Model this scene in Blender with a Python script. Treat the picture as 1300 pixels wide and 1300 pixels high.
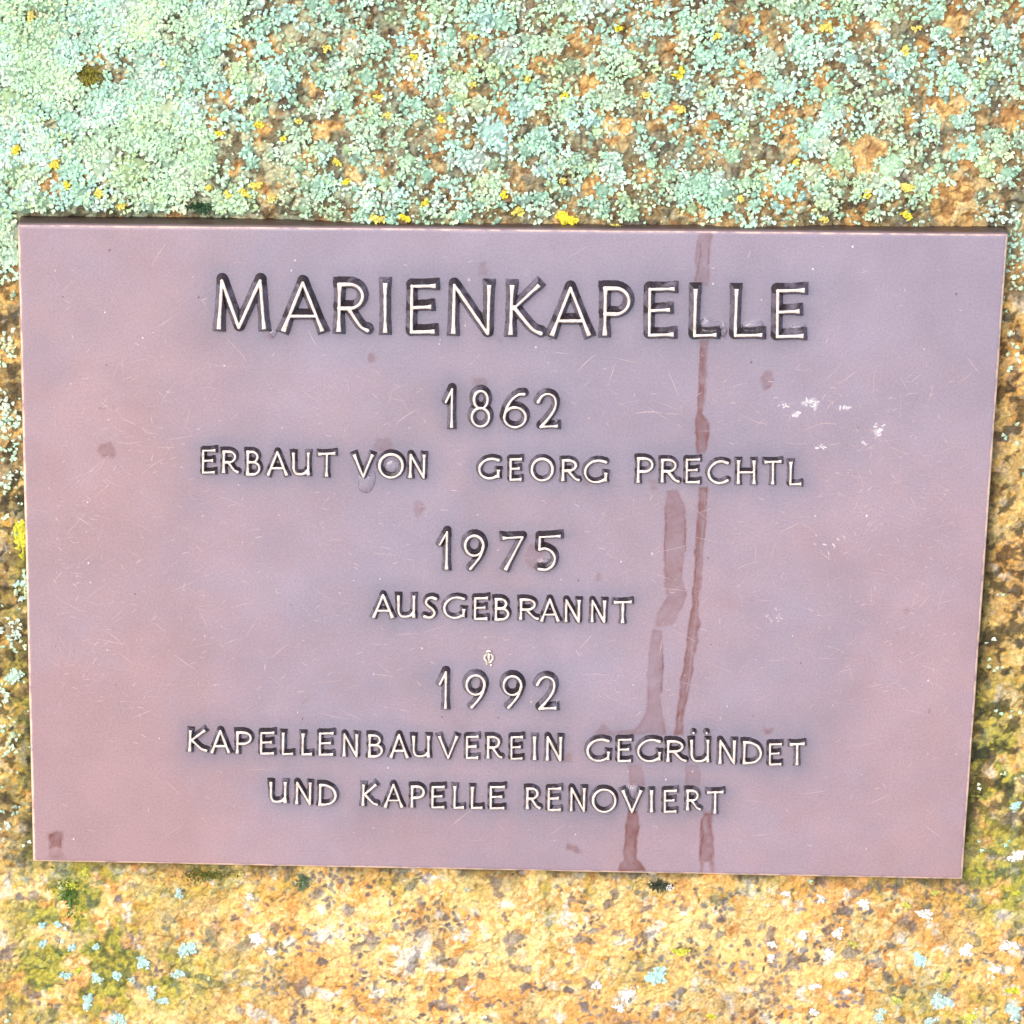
import bpy, math, numpy as np
from mathutils import Matrix, Vector
from math import radians as R_

for o in list(bpy.data.objects): bpy.data.objects.remove(o)
scene = bpy.context.scene
rng = np.random.default_rng(7)

# ------------------------------------------------------------------ camera pose (solved from the plaque's corners)
F = 4300.0                       # focal length in photo pixels (the photo is a long-lens view, 1300 px wide)
PW, PX0 = 0.42, 650.0            # plaque width in metres, photo centre
CORN = np.array([[22, 285], [1280, 297], [1222, 1117], [42, 1094]], float)

def rotv(w):
    th = np.linalg.norm(w)
    if th < 1e-12: return np.eye(3)
    k = w / th
    K = np.array([[0, -k[2], k[1]], [k[2], 0, -k[0]], [-k[1], k[0], 0]])
    return np.eye(3) + np.sin(th) * K + (1 - np.cos(th)) * K @ K

def fit_pose():
    tgt = (CORN - PX0) * [1, -1]
    def res(p):
        H = p[6]
        pts = np.array([[-PW/2, H/2, 0], [PW/2, H/2, 0], [PW/2, -H/2, 0], [-PW/2, -H/2, 0]])
        q = pts @ rotv(p[:3]).T + p[3:6]
        return (np.stack([-F*q[:, 0]/q[:, 2], -F*q[:, 1]/q[:, 2]], 1) - tgt).ravel()
    p = np.array([.33, 0, 0, 0, 0, -PW*F/1230, .7*PW]); lam = 1e-3
    for _ in range(200):
        r = res(p)
        J = np.stack([(res(p + 1e-6*e) - r) / 1e-6 for e in np.eye(7)], 1)
        d = np.linalg.solve(J.T @ J + lam*np.diag(np.diag(J.T @ J)), -J.T @ r)
        if np.sum(res(p + d)**2) < np.sum(r**2): p = p + d; lam *= .5
        else: lam *= 4
    return p

POSE = fit_pose()
RC, TC = rotv(POSE[:3]), POSE[3:6]            # plaque frame -> camera frame
CAM_L = -RC.T @ TC                            # camera position in the plaque frame

def U(px, py, z=0.0):
    """photo pixel -> plaque-frame x, y on the plane z"""
    px = np.asarray(px, float); py = np.asarray(py, float)
    d = np.stack([(px - PX0)/F, -(py - PX0)/F, -np.ones_like(px)], -1) @ RC
    t = (z - CAM_L[2]) / d[..., 2]
    return CAM_L[0] + t*d[..., 0], CAM_L[1] + t*d[..., 1]

def PIX(x, y, z=0.0):
    """plaque-frame point -> photo pixel (used only to look up where things were measured)"""
    q = np.stack([x, y, np.zeros_like(x) + z], -1) @ RC.T + TC
    return PX0 - F*q[..., 0]/q[..., 2], PX0 + F*q[..., 1]/q[..., 2]

LEAN = R_(25)                                  # the rock face leans back 25 degrees
M_W = Matrix(((1, 0, 0, 0),
              (0, math.sin(LEAN), -math.cos(LEAN), 0),
              (0, math.cos(LEAN), math.sin(LEAN), 0.75),
              (0, 0, 0, 1)))
cam_d = bpy.data.cameras.new('camera'); cam = bpy.data.objects.new('camera', cam_d)
scene.collection.objects.link(cam)
cam_d.sensor_width = 36; cam_d.sensor_fit = 'HORIZONTAL'; cam_d.lens = 36*F/1300
cam_d.clip_start = .05; cam_d.clip_end = 200
ml = Matrix.Identity(4)
for i in range(3):
    for j in range(3): ml[i][j] = RC.T[i][j]
    ml[i][3] = CAM_L[i]
cam.matrix_world = M_W @ ml
scene.camera = cam

# ------------------------------------------------------------------ overcast daylight
w = bpy.data.worlds.new('World'); scene.world = w; w.use_nodes = True
nt = w.node_tree; bg = nt.nodes['Background']
sky = nt.nodes.new('ShaderNodeTexSky'); sky.sky_type = 'NISHITA'; sky.sun_disc = False
SUN_EL, SUN_AZ = R_(46), R_(212)               # azimuth measured clockwise from +Y
sky.sun_elevation = SUN_EL; sky.sun_rotation = SUN_AZ
sky.air_density = 1.0; sky.dust_density = 4.0; sky.ozone_density = 1.0
nt.links.new(sky.outputs[0], bg.inputs[0]); bg.inputs[1].default_value = 0.15
sd = bpy.data.lights.new('sun', 'SUN'); sd.energy = 1.35; sd.angle = R_(50); sd.color = (1, .95, .88)
sun = bpy.data.objects.new('sun', sd); scene.collection.objects.link(sun)
sv = Vector((math.sin(SUN_AZ)*math.cos(SUN_EL), math.cos(SUN_AZ)*math.cos(SUN_EL), math.sin(SUN_EL)))
sun.rotation_euler = sv.to_track_quat('Z', 'Y').to_euler(); sun.location = sv*5
vs = scene.view_settings
vs.view_transform = 'Standard'; vs.look = 'None'; vs.gamma = 1; vs.use_curve_mapping = False
vs.exposure = 1.08
scene.render.engine = 'CYCLES'
scene.cycles.max_bounces = 5; scene.cycles.diffuse_bounces = 3; scene.cycles.caustics_reflective = False; scene.cycles.caustics_refractive = True
scene.render.resolution_x = scene.render.resolution_y = 1024

# ------------------------------------------------------------------ helpers
TAB = np.random.default_rng(3).random((16, 256, 256))
def vnoise(x, y, s=0):
    xi = np.floor(x).astype(int); yi = np.floor(y).astype(int)
    fx = x - xi; fy = y - yi
    fx = fx*fx*fx*(fx*(fx*6-15)+10); fy = fy*fy*fy*(fy*(fy*6-15)+10)
    T = TAB[s % 16]; x0 = (xi + 37*s) & 255; y0 = (yi + 91*s) & 255; x1 = (x0+1) & 255; y1 = (y0+1) & 255
    return (T[y0, x0]*(1-fx)+T[y0, x1]*fx)*(1-fy) + (T[y1, x0]*(1-fx)+T[y1, x1]*fx)*fy
def fbm(x, y, scale, octv=4, s=0, gain=.5):
    """0..1 noise, scale in metres"""
    a, t, f, v = 1., 0., 1/scale, 0.
    for k in range(octv):
        c, sn = math.cos(.7*k+.3), math.sin(.7*k+.3)
        v = v + a*vnoise((x*c-y*sn)*f + 11.3*k, (x*sn+y*c)*f + 5.7*k, s+k); t += a; a *= gain; f *= 2.03
    return v/t
def voronoi(x, y, scale, s=0):
    """F1, F2 (in cells) and three random numbers of the nearest cell"""
    X, Y = x/scale, y/scale
    xi = np.floor(X).astype(int); yi = np.floor(Y).astype(int)
    f1 = np.full(x.shape, 9.); f2 = np.full(x.shape, 9.)
    bi = np.zeros(x.shape, int); bj = np.zeros(x.shape, int)
    for dx in (-1, 0, 1):
        for dy in (-1, 0, 1):
            ii = (xi+dx+53*s) & 255; jj = (yi+dy+17*s) & 255
            d = np.hypot(xi+dx+TAB[4, jj, ii]-X, yi+dy+TAB[5, jj, ii]-Y)
            near = d < f1
            f2 = np.where(near, f1, np.minimum(f2, d))
            bi = np.where(near, ii, bi); bj = np.where(near, jj, bj)
            f1 = np.where(near, d, f1)
    return f1, f2, TAB[6, bj, bi], TAB[7, bj, bi], TAB[8, bj, bi]
def sst(a, b, v):
    t = np.clip((v-a)/(b-a), 0, 1); return t*t*(3-2*t)
def lin(r, g, b):
    c = np.array([r, g, b])/255.
    return np.where(c <= .04045, c/12.92, ((c+.055)/1.055)**2.4)
def link(o, parent=None, top=False):
    scene.collection.objects.link(o)
    if parent is not None: o.parent = parent
    else: o.matrix_world = M_W @ o.matrix_basis
    return o
def tag(o, label=None, cat=None, group=None, kind=None):
    if label: o['label'] = label
    if cat: o['category'] = cat
    if group: o['group'] = group
    if kind: o['kind'] = kind
    return o
def mesh_np(name, V, Q=None, T=None, smooth=True):
    """mesh from numpy arrays: vertices, quads and/or triangles"""
    me = bpy.data.meshes.new(name)
    parts = []
    nq = 0 if Q is None else len(Q); ntr = 0 if T is None else len(T)
    me.vertices.add(len(V)); me.vertices.foreach_set('co', np.asarray(V, np.float32).ravel())
    me.loops.add(nq*4 + ntr*3); me.polygons.add(nq + ntr)
    li = np.concatenate([np.zeros(0, np.int32)] + ([np.asarray(Q, np.int32).ravel()] if nq else []) + ([np.asarray(T, np.int32).ravel()] if ntr else []))
    me.loops.foreach_set('vertex_index', li.astype(np.int32))
    st = np.concatenate([np.arange(nq)*4, nq*4 + np.arange(ntr)*3]).astype(np.int32)
    me.polygons.foreach_set('loop_start', st)
    me.polygons.foreach_set('use_smooth', np.full(nq+ntr, smooth))
    me.update(calc_edges=True); me.validate()
    return me
def col_attr(me, name, C):
    a = me.attributes.new(name, 'FLOAT_COLOR', 'POINT')
    C = np.concatenate([C, np.ones((len(C), 1))], 1) if C.shape[1] == 3 else C
    a.data.foreach_set('color', np.asarray(C, np.float32).ravel())
def flt_attr(me, name, v):
    a = me.attributes.new(name, 'FLOAT', 'POINT'); a.data.foreach_set('value', np.asarray(v, np.float32).ravel())
def grid_quads(nx, ny):
    i = np.arange(nx*ny).reshape(ny, nx)
    return np.stack([i[:-1, :-1], i[:-1, 1:], i[1:, 1:], i[1:, :-1]], -1)
def compact(V, Q, attrs):
    used = np.unique(Q); mp = np.zeros(len(V), np.int64); mp[used] = np.arange(len(used))
    return V[used], mp[Q], [a[used] for a in attrs]

class Mat:
    def __init__(s, name):
        s.m = bpy.data.materials.new(name); s.m.use_nodes = True
        s.t = s.m.node_tree; s.n = s.t.nodes; s.p = s.n['Principled BSDF']
    def node(s, typ, **k):
        n = s.n.new(typ)
        for a, b in k.items(): setattr(n, a, b)
        return n
    def ln(s, a, b): s.t.links.new(a, b)
    def attr(s, name): return s.node('ShaderNodeAttribute', attribute_name=name)
    def noise(s, scale, detail=4, rough=.6, dist=0., vec=None):
        n = s.node('ShaderNodeTexNoise')
        n.inputs['Scale'].default_value = scale; n.inputs['Detail'].default_value = detail
        n.inputs['Roughness'].default_value = rough; n.inputs['Distortion'].default_value = dist
        s.ln(vec if vec is not None else s.coord(), n.inputs['Vector'])
        return n.outputs['Fac']
    def coord(s):
        if not hasattr(s, '_c'): s._c = s.node('ShaderNodeTexCoord').outputs['Object']
        return s._c
    def ramp(s, fac, stops):
        r = s.node('ShaderNodeValToRGB'); e = r.color_ramp.elements
        while len(e) < len(stops): e.new(.5)
        for k, (p, c) in enumerate(stops):
            e[k].position = p; e[k].color = (*c, 1) if not np.isscalar(c) else (c, c, c, 1)
        s.ln(fac, r.inputs[0]); return r.outputs[0]
    def mix(s, fac, a, b, mode='MIX'):
        n = s.node('ShaderNodeMix', data_type='RGBA', blend_type=mode)
        for v, k in ((fac, 0), (a, 6), (b, 7)):
            if isinstance(v, bpy.types.NodeSocket): s.ln(v, n.inputs[k])
            elif np.isscalar(v): n.inputs[k].default_value = v if k == 0 else (v, v, v, 1)
            else: n.inputs[k].default_value = (*v, 1)
        return n.outputs[2]
    def math(s, op, a, b=None, clamp=False):
        n = s.node('ShaderNodeMath', operation=op, use_clamp=clamp)
        for v, k in ((a, 0), (b, 1)):
            if v is None: continue
            if isinstance(v, bpy.types.NodeSocket): s.ln(v, n.inputs[k])
            else: n.inputs[k].default_value = v
        return n.outputs[0]
    def bump(s, h, dist, strength=1.):
        b = s.node('ShaderNodeBump'); b.inputs['Distance'].default_value = dist; b.inputs['Strength'].default_value = strength
        s.ln(h, b.inputs['Height']); s.ln(b.outputs[0], s.p.inputs['Normal'])
    def set(s, **k):
        for a, v in k.items():
            i = s.p.inputs[a.replace('_', ' ')]
            if isinstance(v, bpy.types.NodeSocket): s.ln(v, i)
            elif isinstance(v, (tuple, list, np.ndarray)): i.default_value = (*v, 1)
            else: i.default_value = v
        return s

# ------------------------------------------------------------------ the rock face
EDGE = np.array([U(*c) for c in CORN])          # plaque corners in the plaque frame: TL TR BR BL
PTH = 0.0165                                    # plaque thickness
CX, CY = EDGE.mean(0)

def inside_plaque(x, y):
    """signed distance (negative inside) to the plaque outline"""
    d = np.full(np.shape(x), -9.)
    for k in range(4):
        a, b = EDGE[k], EDGE[(k+1) % 4]
        t = (b-a)/np.linalg.norm(b-a); n = np.array([-t[1], t[0]])      # clockwise order: outward normal is left
        d = np.maximum(d, (x-a[0])*n[0] + (y-a[1])*n[1])
    return d

def rock_base(x, y):
    """height of the rock without grain"""
    z = -0.0082 + .0050*(fbm(x, y, .060, 3, 1)-.5) + .0034*(fbm(x, y, .016, 3, 5)-.5)
    px, py = PIX(x, y, -.008)
    z = z + .0018*np.exp(-((py-240)/45)**2)*sst(380, 520, px)*(1-sst(1150, 1260, px))   # swells up to the plaque's top edge
    z = z - .0050*np.exp(-((py-284)/24)**2)*(1-.65*sst(330, 480, px)*(1-sst(960, 1080, px)))
    z = z + .0014*sst(1090, 1180, py)
    # beyond the picture the boulder rounds off
    fx = np.maximum(np.abs(x) - .30, 0); fy = np.maximum(np.abs(y) - .30, 0)
    z = z - (1.1*fx**2 + 1.0*fy**2)*1.6
    return z

def rock_z(x, y):
    return rock_base(x, y)

def zones(x, y):
    """regional weights measured on the photo: top crust, sides, bottom"""
    px, py = PIX(x, y, -.008)
    wob = 60*(fbm(x, y, .03, 3, 2)-.5)
    top = 1 - sst(250, 420, py + wob)
    bot = sst(1000, 1130, py + wob)
    side = np.clip(1 - top - bot, 0, 1)
    left = 1 - sst(300, 700, px)
    return px, py, top, side, bot, left

BARE = ((130, 65, 22), (290, 62, 15), (350, 70, 16), (280, 120, 18), (330, 170, 14), (270, 155, 14), (420, 165, 18), (160, 240, 20), (340, 245, 20),
        (640, 130, 14), (730, 40, 16), (750, 110, 22), (780, 160, 16), (955, 40, 18), (950, 90, 20), (1050, 110, 14), (1105, 190, 22), (1200, 130, 26), (1215, 25, 20),
        (1225, 200, 22), (1210, 262, 34), (1280, 150, 18), (875, 270, 14), (750, 240, 16), (1020, 265, 16), (540, 30, 16), (520, 95, 16), (590, 130, 13), (1110, 28, 12), (645, 165, 12), (300, 95, 12), (395, 110, 13), (440, 60, 12), (385, 205, 13), (455, 215, 12), (300, 215, 13), (470, 120, 11), (560, 70, 12), (610, 215, 12), (690, 85, 12), (820, 215, 13), (845, 60, 12), (905, 150, 13), (1000, 170, 12), (1060, 215, 13), (1150, 150, 13), (1130, 100, 11), (980, 225, 11), (65, 235, 20), (105, 232, 13), (20, 215, 14))
sp = .00057
def axis(lo, hi, far):
    core = np.arange(lo, hi, sp); out = []
    s, v = sp, hi
    a = [];
    while v < far: a.append(v); s = min(s*1.10, .0050); v += s
    b = []; s, v = sp, lo - sp
    while v > -far: b.append(v); s = min(s*1.10, .0050); v -= s
    return np.concatenate([b[::-1], core, a])
gx0, gy0 = U(-45, 1350, -.008); gx1, gy1 = U(1345, -45, -.008)
gx0 = min(float(U(-45, q_, -.008)[0]) for q_ in (-45, 1350)); gx1 = max(float(U(1345, q_, -.008)[0]) for q_ in (-45, 1350))
gy0 = min(float(U(q_, 1340, -.008)[1]) for q_ in (-45, 1345)); gy1 = max(float(U(q_, -40, -.008)[1]) for q_ in (-45, 1345))
ax, ay = axis(float(gx0), float(gx1), .54), axis(float(gy0), float(gy1), .52)
X, Y = np.meshgrid(ax, ay); nx, ny = len(ax), len(ay)
Q = grid_quads(nx, ny).reshape(-1, 4)
x, y = X.ravel(), Y.ravel()
sdq = inside_plaque(x, y)
Q = Q[(sdq[Q] > -.006).any(1)]
V2, Q, (x, y) = compact(np.stack([x, y], 1), Q, [x, y])
px, py, top, side, bot, left = zones(x, y)
# domain-warped crystals at two sizes
wx = x + .0016*(fbm(x, y, .004, 3, 3)-.5)*2; wy = y + .0016*(fbm(x, y, .004, 3, 9)-.5)*2
f1, f2, r1, r2, r3 = voronoi(wx, wy, .0056, 0)
g1, g2, q1, q2, q3 = voronoi(wx*1.0+.3, wy, .0025, 1)
tan_a, tan_b, tan_c = lin(240, 190, 104), lin(253, 220, 142), lin(226, 154, 80)
cream, white, dark, brown = lin(252, 230, 172), lin(242, 236, 222), lin(98, 92, 98), lin(150, 96, 52)
def lerp(a, b, t): return a + (b-a)*t[:, None]
fz = fbm(wx, wy, .0050, 4, 2); fz2 = fbm(wx+.2, wy, .0036, 3, 6)
c = lerp(np.tile(tan_a, (len(x), 1)), tan_b, sst(.36, .66, .35*q1+.65*fz))
c = lerp(c, tan_c, .75*sst(.50, .66, .35*r2+.65*fz2))
c = lerp(c, cream, sst(.50, .64, .4*q2+.6*fbm(wx, wy+.4, .003, 3, 9))*.9)
c = lerp(c, white, sst(.86, .94, r3)*sst(.48, .58, fz2)*.6)
c = lerp(c, lin(244, 178, 96), .70*sst(.48, .62, fbm(x, y, .022, 4, 5)))
c = lerp(c, lin(255, 228, 156), .50*sst(.50, .64, fbm(x+.7, y, .016, 4, 7)))
c = lerp(c, white, .8*sst(.63, .69, fbm(x, y, .010, 3, 3))*sst(.48, .58, fz))
c = lerp(c, brown, .55*(1-sst(.0, .03, np.abs(fbm(wx, wy, .0042, 3, 12)-.5)))*sst(.45, .6, fz2))      # thin iron-stained seams between the crystals
ndk = fbm(x, y, .013, 3, 4)
dk = sst(.90 - .40*sst(.5, .70, ndk), .94 - .40*sst(.5, .70, ndk), q3)*(1-sst(.34, .56, g1))*sst(.46, .54, ndk)
dk = np.maximum(dk, (1-sst(.03, .06, r3))*(1-sst(.30, .46, f1 + .25*(fz-.5))))
dk = np.maximum(dk, .8*sst(.70, .74, fbm(wx, wy, .0075, 3, 14)))
c = lerp(c, lerp(np.tile(dark, (len(x), 1)), lin(140, 136, 140), sst(.4, .65, fz)), .88*dk)
c = lerp(c, brown, .35*sst(.60, .8, fbm(x, y, .02, 4, 6)))
# weathering: dark crust under the lichen (above and beside), green algae (below, along the plaque)
n1 = fbm(x, y, .011, 4, 8); n2 = fbm(x, y, .03, 4, 10)
wd = top*(.72+.28*sst(.30, .52, n1)) + side*(.34+.30*left)*sst(.38, .52, n1 + .18*(q1-.5)) + bot*.25*sst(.55, .66, n2)
wd = np.clip(wd, 0, 1)
c = lerp(c, lin(214, 176, 84), .30*side)
umber = lerp(np.tile(lin(112, 104, 78), (len(x), 1)), lin(52, 48, 42), sst(.40, .56, fz))
umber = lerp(umber, lin(176, 150, 84), side*.75*sst(.48, .62, fz2)); umber = lerp(umber, lin(180, 178, 150), .7*top*sst(.60, .68, .5*q2+.5*fz2))
c = lerp(c, umber, .86*wd)
c = lerp(c, lerp(np.tile(lin(224, 178, 106), (len(x), 1)), lin(160, 118, 66), sst(.42, .62, fz2)), .80*top*sst(.56, .62, fbm(x, y, .012, 4, 12)))
def blob(cx, cy, rx, ry): return np.exp(-((px-cx)/rx)**2 - ((py-cy)/ry)**2)
bare = np.zeros(len(x)); pxw = px + 44*(fbm(x, y, .009, 3, 4)-.5); pyw = py + 44*(fbm(x+1, y, .009, 3, 5)-.5)
for a_, b_, r_ in BARE: bare = np.maximum(bare, np.exp(-((pxw-a_)/r_)**2 - ((pyw-b_)/r_)**2))
pat = lerp(lerp(np.tile(lin(238, 194, 120), (len(x), 1)), lin(186, 138, 80), sst(.45, .62, fz2)), lin(250, 222, 160), sst(.48, .62, fz)*sst(.4, .7, r1))
c = lerp(c, pat, .88*sst(.22, .55, bare + .9*(fz-.5)))
alg = (1.25*blob(95, 1150, 75, 65) + 1.0*blob(190, 1240, 120, 55) + .8*blob(60, 1240, 90, 60) + 1.0*blob(1265, 980, 60, 130) + .8*blob(1280, 1130, 70, 60)
       + .7*blob(1210, 1280, 90, 40) + .6*blob(30, 860, 30, 200) + .7*blob(270, 1120, 60, 22) + .5*blob(820, 1235, 50, 30)
       + .8*np.exp(-((px-(690+.10*(py-1100)))/7)**2)*sst(1095, 1110, py)*(1-sst(1170, 1215, py))
       + .45*sst(.50, .62, fbm(x, y, .018, 3, 14))*np.exp(-((py-1125)/22)**2))
alg = np.clip(alg*sst(.30, .54, fbm(x, y, .008, 4, 15)), 0, 1)
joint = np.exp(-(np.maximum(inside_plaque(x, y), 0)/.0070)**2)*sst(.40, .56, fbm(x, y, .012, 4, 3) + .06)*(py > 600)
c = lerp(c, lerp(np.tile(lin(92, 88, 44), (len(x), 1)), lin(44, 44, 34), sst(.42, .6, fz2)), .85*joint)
c = lerp(c, lerp(np.tile(lin(176, 176, 58), (len(x), 1)), lin(78, 104, 42), sst(.45, .62, .5*q1+.5*fz)), .84*alg)
powder = top*sst(.36, .54, fbm(x, y, .010, 4, 11) + .10*left)*(.34+.55*left)*(1-sst(.2, .6, bare))
c = lerp(c, lerp(np.tile(lin(190, 208, 176), (len(x), 1)), lin(110, 112, 88), sst(.46, .58, fz2)), .80*powder)
c = c*(.62 + .76*fbm(x, y, .0014, 2, 13))[:, None]*.68
c = c*(1 - .74*side*sst(.52, .60, fbm(wx, wy, .0044, 3, 1)))[:, None]          # black crystals and old soot beside the plaque
z = rock_z(x, y)
grain = .0009*(r1-.5) + .00055*(q1-.5) - .00075*sst(.75, 1., f1/np.maximum(f2, 1e-6)) - .00045*sst(.8, 1., g1/np.maximum(g2, 1e-6))
z = z + grain*(.9+.5*top) + .0013*(fbm(wx, wy, .0030, 3, 7)-.5)
near = inside_plaque(x, y)
z = np.where(near < .010, np.minimum(z, -.0022 - .004*sst(-.001, -.004, near)), z)
rock_me = mesh_np('rock_face', np.stack([x, y, z], 1), Q)
col_attr(rock_me, 'colour', c)
flt_attr(rock_me, 'dampness', np.clip(wd*.5+alg*.6, 0, 1))
m = Mat('weathered_granite')
cn = m.noise(900, 5, .65)
colr = m.mix(.75, m.attr('colour').outputs[0], m.ramp(cn, [(.25, .42), (.72, 1.45)]), 'MULTIPLY')
colr = m.mix(m.math('MULTIPLY', m.ramp(m.noise(2600, 3), [(.62, 0), (.72, 1)]), .35), colr, (.75, .70, .60))
m.set(Base_Color=colr, Roughness=m.ramp(m.noise(500, 3), [(.3, .55), (.7, .9)]), Specular_IOR_Level=.4)
m.bump(m.noise(1100, 6, .75), .0011, .85)
rock_me.materials.append(m.m)
rock = link(bpy.data.objects.new('rock_face', rock_me)); tag(rock, 'orange grained granite rock face behind the plaque', kind='structure')

# ------------------------------------------------------------------ the lettering, measured on the photo: zoom origin, zoom scale, then letter x0 x1 top base
LINES = [
 (250, 330, 3.171, 'big', 'M 75 285 82 282;A 340 512 90 290;R 560 693 92 292;I 745 770 92 296;E 852 968 98 300;N 1018 1190 100 300'),
 (640, 330, 3.171, 'big', 'K 15 155 100 304;A 185 350 112 308;P 395 510 108 307;E 573 694 110 312;L 757 862 110 314;L 920 1047 112 314;E 1088 1217 116 318'),
 (550, 480, 7.222, 'num', '1 100 195 100 462;8 342 525 108 458;6 632 862 128 465;2 950 1155 135 462'),
 (240, 560, 6.5, 'txt', 'E 100 228 68 274;R 270 410 78 268;B 470 592 80 288;A 640 818 88 290;U 848 1000 95 288;T 1058 1218 92 298'),
 (430, 560, 6.5, 'txt', 'V 115 290 110 302;O 325 538 100 314;N 575 722 110 308'),
 (600, 565, 6.5, 'txt', 'G 45 230 105 288;E 298 418 108 300;O 478 672 105 305;R 730 885 118 302;G 918 1118 120 320'),
 (790, 565, 5.4167, 'txt', 'P 97 217 85 263;R 262 395 95 262;E 430 545 92 268;C 585 733 105 272;H 785 920 105 273;T 970 1105 105 275;L 1145 1240 108 282'),
 (540, 660, 6.5, 'num', '1 105 200 100 415;9 318 490 122 418;7 622 815 128 420;5 915 1128 125 425'),
 (460, 740, 3.611, 'txt', 'A 45 145 55 163;U 158 245 58 163;S 278 345 62 167;G 370 475 62 168;E 508 582 65 173;B 605 675 70 175;R 718 810 72 172;A 815 905 75 180;N 925 1003 78 182;N 1045 1120 80 183;T 1148 1242 82 187'),
 (540, 840, 6.5, 'num', '1 105 190 85 395;9 330 500 105 392;9 635 803 112 392;2 912 1092 118 402'),
 (230, 910, 5.0, 'txt', 'K 42 165 85 225;A 185 312 88 235;P 345 450 93 238;E 495 600 95 245;L 635 718 95 248;L 760 838 100 250;E 868 975 98 252;N 1022 1128 110 255;B 1185 1282 112 262'),
 (470, 910, 5.0, 'txt', 'A 122 245 115 265;U 265 382 122 262;V 430 560 122 268;E 602 697 120 273;R 737 840 122 268;E 885 978 122 278;I 1030 1058 125 278;N 1112 1222 128 282'),
 (730, 900, 4.1935, 'txt', 'G 60 190 158 285;E 222 308 158 287;G 330 462 160 287;R 485 595 168 285;Ü 612 718 165 288;N 762 860 168 295;D 893 998 172 297;E 1028 1108 182 305;T 1138 1230 180 303'),
 (330, 980, 4.0625, 'txt', 'U 48 140 52 163;N 180 270 55 170;D 302 398 62 177;K 522 610 65 178;A 638 740 65 187;P 775 852 70 187;E 880 960 72 192;L 995 1058 68 194;L 1085 1155 72 195;E 1180 1270 72 197'),
 (650, 980, 4.643, 'txt', 'R 80 170 92 222;E 205 298 92 235;N 338 438 95 235;O 470 618 98 245;V 645 770 108 240;I 808 838 108 242;E 890 980 105 245;R 1025 1115 105 230;T 1143 1255 112 250'),
]
def arc(cx, cy, rx, ry, a0, a1, n=28):
    a = np.radians(np.linspace(a0, a1, n)); return [(cx+rx*math.cos(t), cy+ry*math.sin(t)) for t in a]
def bowl(x0, yt, yb, xr, k=.45):
    xm = x0+(xr-x0)*k; return [(x0, yt)] + arc(xm, (yt+yb)/2, xr-xm, (yt-yb)/2, 90, -90, 18) + [(x0, yb)]
def spline(pts, n=10):
    P = [np.array(p, float) for p in pts]; P = [2*P[0]-P[1]] + P + [2*P[-1]-P[-2]]; out = []
    for i in range(1, len(P)-2):
        for t in np.linspace(0, 1, n, endpoint=False):
            out.append(tuple(.5*((2*P[i]) + (P[i+1]-P[i-1])*t + (2*P[i-1]-5*P[i]+4*P[i+1]-P[i+2])*t*t + (3*P[i]-P[i-1]-3*P[i+1]+P[i+2])*t**3)))
    return out + [tuple(P[-2])]
S = lambda a, b, fa=1., fb=1.: ('s', [a, b], fa, fb)
C = lambda p: ('c', p, 0, 0)
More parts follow.
